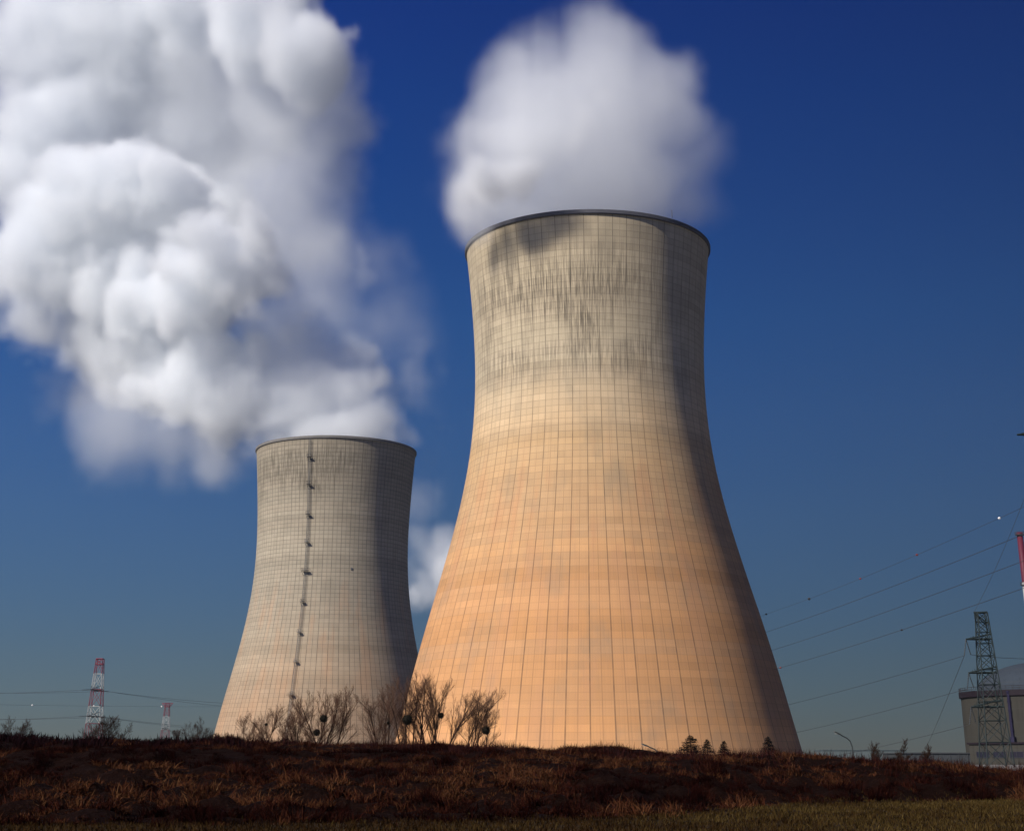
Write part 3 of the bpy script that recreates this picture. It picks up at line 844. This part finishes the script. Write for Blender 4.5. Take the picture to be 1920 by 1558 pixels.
# ------------------------------------------------------------------ street lamps
M_LAMP = paint('dark lamp paint', (.025, .03, .03), .2, 3, .5, .4)
M_GLASS = paint('frosted lamp glass', (.25, .25, .22), .1, 3, .3, .5)
def street_lamp(pts_px, Y, label):
    w = at(pts_px[0][0], 1420, Y)
    root = empty('street_lamp', (float(w[0]), Y, 0)); tag(root, label, 'street lamp', 'street lamps behind the bank')
    P = [np.array([0, 0, 0.0])] + [at(a, b, Y) - np.array([w[0], Y, 0]) for a, b in pts_px]
    m = MB(); m.tube(P, [.13, .10] + [.075] * (len(P) - 2), 8); m.build('pole', M_LAMP, root)
    d = P[-1] - P[-2]; d /= np.linalg.norm(d); n = np.array([-d[2], 0, d[0]])
    if n[2] < 0: n = -n
    h = MB(); e = P[-1]
    for t0, t1, w0, w1, h0, h1 in ((-.1, .35, .08, .17, .07, .12), (.35, .85, .17, .15, .12, .10), (.85, 1.05, .15, .05, .10, .03)):
        v = []
        for t, ww, hh in ((t0, w0, h0), (t1, w1, h1)):
            for a, b in ((-1, -1), (1, -1), (1, 1), (-1, 1)):
                v.append(e + d * t + np.array([0, a * ww, 0]) + n * (hh * b * (1 if b > 0 else .4)))
        h.add(v, [(0, 3, 2, 1), (4, 5, 6, 7), (0, 1, 5, 4), (1, 2, 6, 5), (2, 3, 7, 6), (3, 0, 4, 7)])
    h.build('lamp_head', M_LAMP, root)
    g_ = MB(); g_.box(e + d * .55 - n * .07, (.42, .2, .07)); g_.build('lamp_glass', M_GLASS, root)
street_lamp([(1599, 1411), (1598, 1400), (1594, 1389), (1588, 1383.5), (1577, 1378)], 190, 'curved dark street lamp rising behind the bank right of the ochre tower')
street_lamp([(1233, 1412), (1231.5, 1408), (1228, 1404.5), (1222, 1402), (1217, 1400)], 190, 'street lamp whose head barely clears the bank before the ochre tower')

# ------------------------------------------------------------------ pylons and wires
M_GREEN = paint('dark green pylon paint', (.012, .021, .021), .25, 1, .6, .3)
M_RED = paint('hazed signal red paint', (.19, .035, .055), .25, .5, .7, .25)  # red muted in the colour itself to stand for distance haze
M_CRIMSON = paint('deep crimson paint', (.095, .010, .024), .25, .3, .6, .3)
M_WHITE = paint('weathered white paint', (.40, .40, .38), .2, .5, .7, .25)
M_WIRE = paint('grey aluminium wire', (.03, .03, .035), .2, .2, .6, .3)
M_INS = paint('dark glass insulators', (.03, .035, .035), .2, 2, .3, .6)
M_REDBALL = paint('red marker ball', (.20, .03, .03), .15, 2, .5, .4)
M_WHITEBALL = paint('white marker ball', (.80, .78, .74), .1, 2, .5, .4)
M_DARKBALL = paint('dark marker ball', (.02, .02, .025), .1, 2, .5, .4)

def lattice(mb, levels, halfw, r, x0=0.0):
    """square section lattice between the heights in levels"""
    cs = ((-1, -1), (1, -1), (1, 1), (-1, 1))
    for z0, z1 in zip(levels[:-1], levels[1:]):
        w0, w1 = halfw(z0), halfw(z1)
        for i in range(4):
            a, b = cs[i], cs[(i + 1) % 4]
            A0, A1 = (x0 + a[0] * w0, a[1] * w0, z0), (x0 + a[0] * w1, a[1] * w1, z1)
            B0, B1 = (x0 + b[0] * w0, b[1] * w0, z0), (x0 + b[0] * w1, b[1] * w1, z1)
            mb.tube([A0, B1], r * .6, 4, False); mb.tube([B0, A1], r * .6, 4, False); mb.tube([A1, B1], r * .6, 4, False)

def string(p0, p1, name, root, n=9, r=.16):
    m = MB(); p0, p1 = np.array(p0), np.array(p1)
    m.tube([p0, p1], .09, 5)
    for k in range(n):
        c = p0 + (p1 - p0) * (k + .8) / (n + .6); d = (p1 - p0) / np.linalg.norm(p1 - p0)
        m.tube([c - d * .05, c, c + d * .06], [.05, r, .06], 8)
    return m.build(name, M_INS, root)

def green_pylon(px, base_py, Y, top_py, arms, wtop, wbot, label, r=.115):
    """arms: (mast py, tip px, tip py)"""
    w = at(px, base_py, Y)
    root = empty('lattice_pylon', (float(w[0]), Y, 0)); tag(root, label, 'pylon', 'green lattice pylons at the right')
    H = at(px, top_py, Y)[2]
    hw = lambda z: wbot + (wtop - wbot) * min(1, (z / H)) ** .9
    lv = [0]
    while lv[-1] < H:
        lv.append(lv[-1] + max(1.1, hw(lv[-1]) * 1.75))
    lv = [z * H / lv[-1] for z in lv]
    for a, b in ((-1, -1), (1, -1), (1, 1), (-1, 1)):
        m = MB(); m.tube([(a * hw(z), b * hw(z), z) for z in lv], r, 4); m.build('leg', M_GREEN, root)
    m = MB(); lattice(m, lv, hw, r); m.build('bracing', M_GREEN, root)
    tips = []
    for (mpy, tx, ty) in arms:
        T = at(tx, ty, Y) - np.array([w[0], Y, 0]); T[1] = 0
        zu = at(px, mpy, Y)[2]; zl = T[2]
        m = MB()
        wl_, wu = hw(zl), hw(zu)
        for b in (-1, 1):
            m.tube([(wl_, b * wl_, zl), T], r * 1.5, 4); m.tube([(wu, b * wu, zu), T], r * 1.1, 4)
            for q in (.25, .5, .75):
                lo_ = np.array([-wl_, b * wl_, zl]) * (1 - q) + T * q; up_ = np.array([-wu, b * wu, zu]) * (1 - q) + T * q
                m.tube([lo_, up_], r * .5, 4, False)
        for q in (.15, .4, .65, .85):
            m.tube([np.array([-wl_, -wl_, zl]) * (1 - q) + T * q, np.array([-wl_, wl_, zl]) * (1 - q) + T * q], r * .5, 4, False)
        m.build('crossarm', M_GREEN, root)
        tips.append(T + np.array([w[0], Y, 0]))
    return root, tips, w

GY = 300.0
pyl, tips, gw = green_pylon(1868, 1420, GY, 1149, [(1172, 1826, 1148), (1189, 1811, 1198), (1250, 1816, 1261), (1312, 1821, 1325)], .95, 2.6, 'green lattice pylon with three arms to one side, before the round building')
ends = []
for T, (ax, ay), (bx, by) in zip(tips[1:], ((1808, 1229), (1814, 1291), (1818, 1358)), ((1820, 1227), (1826, 1290), (1830, 1356))):
    A, B = at(ax, ay, GY), at(bx, by, GY)
    L0 = np.array(pyl.location)
    string(T - L0, A - L0, 'insulator', pyl); string(T - L0, B - L0, 'insulator', pyl)
    ends.append((A, B))

def wire(P0, P1, sag, r, label, balls=(), group='power lines at the right', n=28):
    P0, P1 = np.array(P0, float), np.array(P1, float)
    pts = []
    for k in range(n + 1):
        t = k / n; p = P0 * (1 - t) + P1 * t; p[2] -= 4 * sag * t * (1 - t); pts.append(p)
    m = MB(); m.tube(pts, r, 5)
    o = m.build('power_line', M_WIRE)
    tag(o, label, 'power line', group)
    for (t, rad, mat) in balls:
        p = P0 * (1 - t) + P1 * t; p[2] -= 4 * sag * t * (1 - t)
        b = MB()
        b.lathe([(.01, -rad)] + [(rad * math.cos(a), rad * math.sin(a)) for a in np.linspace(-1.4, 1.4, 9)] + [(.01, rad)], 14, p)
        b.tube([p - (rad * 1.25, 0, 0), p + (rad * 1.25, 0, 0)], r * 1.8, 6)
        b.build('marker_ball', mat, o)
    return o

# a nearer pylon stands just right of the frame; only its top arm and the wires reach in
NY = 210.0
ny_root, ny_tips, nw = green_pylon(2052, 1420, NY, 700, [(716, 1962, 700), (800, 1907, 815), (930, 1926, 948), (1060, 1938, 1078)], .9, 3.0, 'near lattice pylon of which only the tip of an arm shows at the right edge', r=.09)
def wire_px(a, Ya, b, Yb, sag, r, label, ballspx=(), group='power lines at the right'):
    A, B = at(a[0], a[1], Ya), at(b[0], b[1], Yb)
    balls = []
    for (px, rad, mat) in ballspx:
        lo, hi = 0.0, 1.0
        for _ in range(40):
            t = (lo + hi) / 2; p = A * (1 - t) + B * t - np.array([0, 0, ZC])
            x_ = CXP + FPX * p[0] / (p @ FW)
            lo, hi = (t, hi) if (x_ < px) == (a[0] < b[0]) else (lo, t)
        balls.append((lo, rad, mat))
    return wire(A, B, sag, r, label, balls, group)
wire_px((1330, 1182), 560, (1990, 918), NY, 2.0, .028, 'thinnest and topmost wire at the right, strung with five marker balls', [(1436, .26, M_DARKBALL), (1516, .34, M_DARKBALL), (1612, .22, M_REDBALL), (1718, .22, M_REDBALL), (1873, .21, M_WHITEBALL)])
wire_px((1330, 1216), 560, (1926, 999), NY, 1.2, .042, 'wire ending beside the red chimney top, below the ball strung wire')
wire_px((1330, 1251), 560, (1960, 1036), NY, 1.2, .042, 'plain wire running between the chimney wire and the lower balled wire')
wire_px((1330, 1285), 560, (1975, 1083), NY, 1.2, .042, 'wire with one dark and one red marker ball above the green pylon', [(1463, .27, M_REDBALL), (1690, .20, M_DARKBALL)])
wire(at(1330, 1352, 560), ends[0][0], 1.0, .042, 'wire from behind the ochre tower to the top arm of the green pylon')
wire(ends[0][1], at(2010, 1231, 330), .6, .042, 'nearly level wire leaving the green pylon top arm for the right edge')
wire(at(1330, 1404, 560), ends[1][0], 1.0, .042, 'wire from behind the ochre tower to the middle arm of the green pylon')
wire(at(1480, 1430, 560), ends[2][0], .8, .042, 'lowest wire meeting the bottom arm of the green pylon')
wire(at(1960, 830, 180), tips[0], 1.0, .03, 'steep thin wire dropping from above the chimney to the green pylon peak')
wire(ends[0][0], at(1700, 1470, 900), 2.0, .05, 'steep wire falling away from the green pylon top arm to the ground line')

def banded_pylon(px, Y, top_py, wt, wb, bands, label, armpy):
    w = at(px, 1400, Y)
    root = empty('transmission_tower', (float(w[0]), Y, 0)); tag(root, label, 'pylon', 'red and white pylons on the left skyline')
    H = at(px + 4, top_py, Y)[2]
    hw = lambda z: wb + (wt - wb) * z / H
    zs = [0] + [at(px, b, Y)[2] for b in bands] + [H]
    for i, (z0, z1) in enumerate(zip(zs[:-1], zs[1:])):
        mat = M_RED if (len(zs) - 2 - i) % 2 == 0 else M_WHITE
        k = max(1, int(round((z1 - z0) / (hw(z0) * 2.4))))
        lv = list(np.linspace(z0, z1, k + 1))
        m = MB()
        for a, b in ((-1, -1), (1, -1), (1, 1), (-1, 1)):
            m.tube([(a * hw(z), b * hw(z), z) for z in lv], .20, 4)
        lattice(m, lv, hw, .20)
        m.build('lattice_section', mat, root)
    m = MB(); tw = hw(H)
    for z in (H, H - 3.2):
        for b in (-1, 1):
            m.tube([(-tw, b * tw, z), (tw, b * tw, z)], .3, 4); m.tube([(b * tw, -tw, z), (b * tw, tw, z)], .3, 4)
    m.tube([(-tw, -tw, H - 3.2), (tw, -tw, H)], .2, 4); m.tube([(tw, -tw, H - 3.2), (-tw, -tw, H)], .2, 4)
    m.build('head_frame', M_RED, root)
    out = []
    for (apy, spread) in armpy:
        z = at(px, apy, Y)[2]
        for s in (-1, 1):
            m = MB()
            tip = np.array([-1.0, s * spread, z])
            for b in (-1, 1):
                m.tube([(b * hw(z), s * hw(z), z), tip], .22, 4); m.tube([(b * hw(z + 2.5), s * hw(z + 2.5), z + 2.5), tip], .16, 4)
            m.tube([(-hw(z), s * hw(z), z), (hw(z), s * hw(z), z)], .22, 4)
            m.build('crossarm', M_DARKSTEEL, root)
            out.append(tip + np.array([w[0], Y, 0]))
    return root, out
LY = 900.0
lp, ltips = banded_pylon(173, LY, 1235, 1.9, 5.0, (1356, 1324, 1292, 1263), 'tall red and white lattice pylon on the left skyline', [(1294, 11), (1343, 12)])
L0 = np.array(lp.location)
for k, T in enumerate(ltips):
    lvl = 'upper' if k < 2 else 'lower'
    side = 'front' if k % 2 == 0 else 'rear'
    for sx in (-1, 1):
        E = T + np.array([sx * 5.0, 0, -.25])
        string(T - L0, E - L0, 'insulator', lp, 10, .42)
        far = at(-220, (1296, 1291, 1346, 1341)[k], LY) if sx < 0 else at(520, (1331, 1322, 1376, 1370)[k], LY * 1.25)
        wire(E, far, 1.5, .075, f'{lvl} {side} wire running {"left to the frame edge" if sx < 0 else "right towards the grey tower"} from the tall red and white pylon', group='power lines at the left')
fp, ftips = banded_pylon(308, 1500.0, 1318, 1.9, 5.0, (1384, 1368, 1343), 'small far red and white pylon left of the grey tower', [(1366, 12)])
bigT = MB(); 
for b in (-1, 1):
    bigT.tube([(b * 1.5, -1.8, 0), (b * 5.2, 0, 3.5), (b * 1.5, 1.8, 0)], .3, 4); bigT.tube([(b * 1.5, 0, 3.5), (b * 5.2, 0, 3.5)], .3, 4)
bigT.tube([(-1.6, 0, 3.5), (1.6, 0, 3.5)], .3, 4)
hz_ = at(312, 1318, 1500.0)[2] - 3.6
bigT.build('earth_wire_peak', M_RED, fp, loc=(0, 0, hz_))
wire(at(-220, 1316, LY), at(520, 1324, LY * 1.3), 1.0, .05, 'faint wire passing behind both red and white pylons, strung with tiny balls', [(.32, .5, M_WHITEBALL), (.47, .5, M_WHITEBALL), (.65, .5, M_WHITEBALL)], group='power lines at the left')

# ------------------------------------------------------------------ reactor building, chimney, low building
def plain_concrete(name, col):
    t = NT(name)
    c = t.coord(); x_, y_, z_ = t.sep(c)
    n = t.noise(c, .15, 5); s = t.noise(t.comb(t.math('MULTIPLY', x_, 1.2), t.math('MULTIPLY', y_, 1.2), t.math('MULTIPLY', z_, .06)), 1, 5)
    colr = t.mix(n, tuple(q * .8 for q in col), tuple(q * 1.15 for q in col))
    colr = t.mix(t.math('MULTIPLY', t.rng(s, .5, .75), .5), colr, tuple(q * .5 for q in col))
    d = t.math('ABSOLUTE', t.math('SUBTRACT', t.math('FRACT', t.math('MULTIPLY', z_, .28)), .5))
    colr = t.mix(t.math('MULTIPLY', t.rng(d, .46, .49), .35), colr, (.05, .05, .05))
    return t.diffuse(colr, .9, .15, bump=n, bs=.2)
M_GREY = plain_concrete('grey green concrete', (.044, .041, .034))
M_DOME = plain_concrete('grey dome concrete', (.036, .046, .060))
M_TRIM = paint('violet brown trim', (.013, .008, .012), .2, .5, .7, .2)
M_PIPE = paint('blue violet pipe', (.014, .011, .034), .2, .5, .5, .3)
M_DARKWIN = paint('dark window glass', (.015, .017, .03), .2, .5, .15, .5)
RY = 435.0
rc = at(1975, 1420, RY); rr = 155 * mpp(1975, 1350, RY); rtop = at(1900, 1292, RY - rr * .8)[2]
root = empty('reactor_building', (float(rc[0]), RY, 0))
tag(root, 'round grey concrete reactor building with shallow dome behind the green pylon', 'building')
m = MB(); m.lathe([(rr, -.2), (rr, rtop - 1.6)], 96); m.build('wall', M_GREY, root, True)
m = MB(); m.lathe([(rr, rtop - 1.6), (rr + .5, rtop - 1.5), (rr + .5, rtop), (rr - 1.2, rtop + .05)], 96); m.build('cornice', M_TRIM, root)
m = MB()
for k in range(72):
    a0, a1 = 2 * math.pi * k / 72, 2 * math.pi * (k + 1) / 72
    p, q = np.array([math.cos(a0), math.sin(a0), 0]) * (rr + .3), np.array([math.cos(a1), math.sin(a1), 0]) * (rr + .3)
    z0 = np.array([0, 0, rtop])
    m.tube([p + z0, p + z0 + (0, 0, 1.1)], .07, 4, False); m.tube([p + z0 + (0, 0, 1.1), q + z0 + (0, 0, 1.1)], .07, 4, False); m.tube([p + z0 + (0, 0, .55), q + z0 + (0, 0, .55)], .05, 4, False)
m.build('railing', M_DARKSTEEL, root)
m = MB(); dh = 8.5; dr_ = rr * .80
m.lathe([(dr_ * math.cos(a), rtop - .2 + dh * math.sin(a)) for a in np.linspace(0, 1.54, 20)], 96); m.build('dome', M_DOME, root, True)
def on_wall(px, py):
    """point of the round wall seen at that pixel"""
    lo_, hi_ = RY - rr - 5, RY
    for Yq in np.linspace(RY - rr, RY, 400):
        p = at(px, py, Yq)
        if math.hypot(p[0] - rc[0], Yq - RY) < rr: break
    return p - np.array([rc[0], RY, 0])
m = MB(); A, B = on_wall(1891, 1297), on_wall(1898, 1386)
dd = np.array([A[0], A[1], 0]); dd = dd / np.linalg.norm(dd) * .35
x_ = A + dd; m.tube([x_ + (0, 0, .3), (x_[0], x_[1], B[2] - .5)], .42, 10)
for z in np.linspace(B[2], A[2], 6): m.tube([(x_[0], x_[1], z - .2), (x_[0], x_[1], z + .2)], .52, 10)
m.box((x_[0], x_[1] - .3, B[2]), (1.6, 1.2, 1.4), math.atan2(dd[1], dd[0])); m.build('downpipe', M_PIPE, root)

# flat roofed annex in front of the round building
AYa = 385.0
a0, a1 = at(1818, 1405, AYa + 14), at(2140, 1366, AYa - 30)
dirv = a1[:2] - a0[:2]; ln_ = np.linalg.norm(dirv); dirv /= ln_; angl = math.atan2(dirv[1], dirv[0]); nrm = np.array([dirv[1], -dirv[0]])
azt = at(1870, 1394, AYa + 8)[2]
ann = empty('annex_building', (float(a0[0]), float(a0[1]), 0), angl); tag(ann, 'low flat roofed annex with a strip of dark windows under the round building', 'building')
m = MB(); m.box((ln_ / 2, 7, azt / 2 - .1), (ln_, 14, azt)); m.build('wall', M_GREY, ann)
m = MB(); m.box((ln_ / 2, 7, azt + .12), (ln_ + .8, 14.8, .42)); m.build('roof', M_TRIM, ann)
zz_ = azt - 2.6
xw = 2.2
while xw < ln_ - 6:
    f_ = MB()
    for (bx_, bz_, sx_, sz_) in ((0, .72, 4.3, .14), (0, -.72, 4.3, .14), (-2.08, 0, .14, 1.3), (2.08, 0, .14, 1.3), (0, 0, .1, 1.3)):
        f_.box((xw + 2.1 + bx_, -.05, zz_ + bz_), (sx_, .16, sz_))
    wn_ = f_.build('window', M_DARKSTEEL, ann)
    pz_ = MB(); pz_.box((xw + 2.1, -.01, zz_), (4.0, .06, 1.28)); pz_.build('pane', M_DARKWIN, wn_)
    xw += 5.4

# long pale hall and a dark shed far behind the bank
M_PALE = plain_concrete('pale cladding', (.10, .125, .13))
M_SHED = plain_concrete('dark cladding', (.050, .054, .058))
def hall(pxa, pxb, py, Y, mat, label, depth=20, ribs=8):
    A, B = at(pxa, py, Y), at(pxb, py, Y)
    r_ = empty('warehouse', (float(A[0]), Y, 0)); tag(r_, label, 'building')
    L = float(B[0] - A[0]); h = float(A[2])
    m = MB(); m.box((L / 2, depth / 2, h / 2 - .1), (L, depth, h)); m.build('wall', mat, r_)
    m = MB(); m.box((L / 2, depth / 2, h + .1), (L + .6, depth + .6, .3)); m.build('roof', mat, r_)
    for k in range(ribs):
        m = MB(); m.box((L * (k + .5) / ribs, -.08, h / 2), (.25, .12, h - .4)); m.build('pilaster', mat, r_)
hall(1545, 1700, 1406, 640, M_PALE, 'long pale low building peeping over the bank behind the curved lamp')
hall(1690, 1822, 1412, 400, M_SHED, 'dark low building between the pale hall and the round building')

# red and white chimney at the right edge
CY_ = 640.0
ct = at(1911.5, 998, CY_); cw = 5.4 * mpp(1911, 998, CY_)
ch = empty('chimney', (float(ct[0]), CY_, 0)); tag(ch, 'slim red and white banded chimney at the right edge of the photo', 'chimney')
H = float(ct[2])
zb = [H, at(1911, 1092, CY_)[2]]; st = zb[0] - zb[1]
z, k = H, 0
while z > 0:
    z0 = max(0, z - st)
    m = MB(); r1, r0 = cw * (1 + .25 * (H - z) / H), cw * (1 + .25 * (H - z0) / H)
    prof = [(r0, z0), (r1, z)] + ([(r1 - .3, z), (r1 - .3, z - 3)] if k == 0 else [])
    m.lathe(prof, 28); m.build('band', M_CRIMSON if k % 2 == 0 else M_WHITE, ch, True)
    m = MB(); m.lathe([(r1 - .02, z - 1.3), (r1 + .75, z - 1.25), (r1 + .75, z - .95), (r1 - .02, z - .9)], 28)
    for q in range(16):
        a = q * math.pi / 8; e = np.array([math.cos(a), math.sin(a), 0]) * (r1 + .7); e[2] = z - .95
        m.tube([e, e + (0, 0, 1.1)], .06, 4, False)
        a2 = (q + 1) * math.pi / 8; e2 = np.array([math.cos(a2), math.sin(a2), 0]) * (r1 + .7); e2[2] = z - .95
        m.tube([e + (0, 0, 1.1), e2 + (0, 0, 1.1)], .06, 4, False)
    m.build('gallery', M_DARKSTEEL, ch)
    z -= st; k += 1

# ------------------------------------------------------------------ thin haze over the whole site
hb = MB(); hb.box((0, 900, 239.5), (2600, 2400, 481))
th_ = NT('haze')
hv = th_.n.new('ShaderNodeVolumePrincipled')
hv.inputs['Color'].default_value = (.70, .85, 1, 1); hv.inputs['Density'].default_value = .000026; hv.inputs['Anisotropy'].default_value = 0.0
th_.l.new(hv.outputs[0], th_.out.inputs['Volume'])
tag(hb.build('haze', th_.m), kind='stuff')
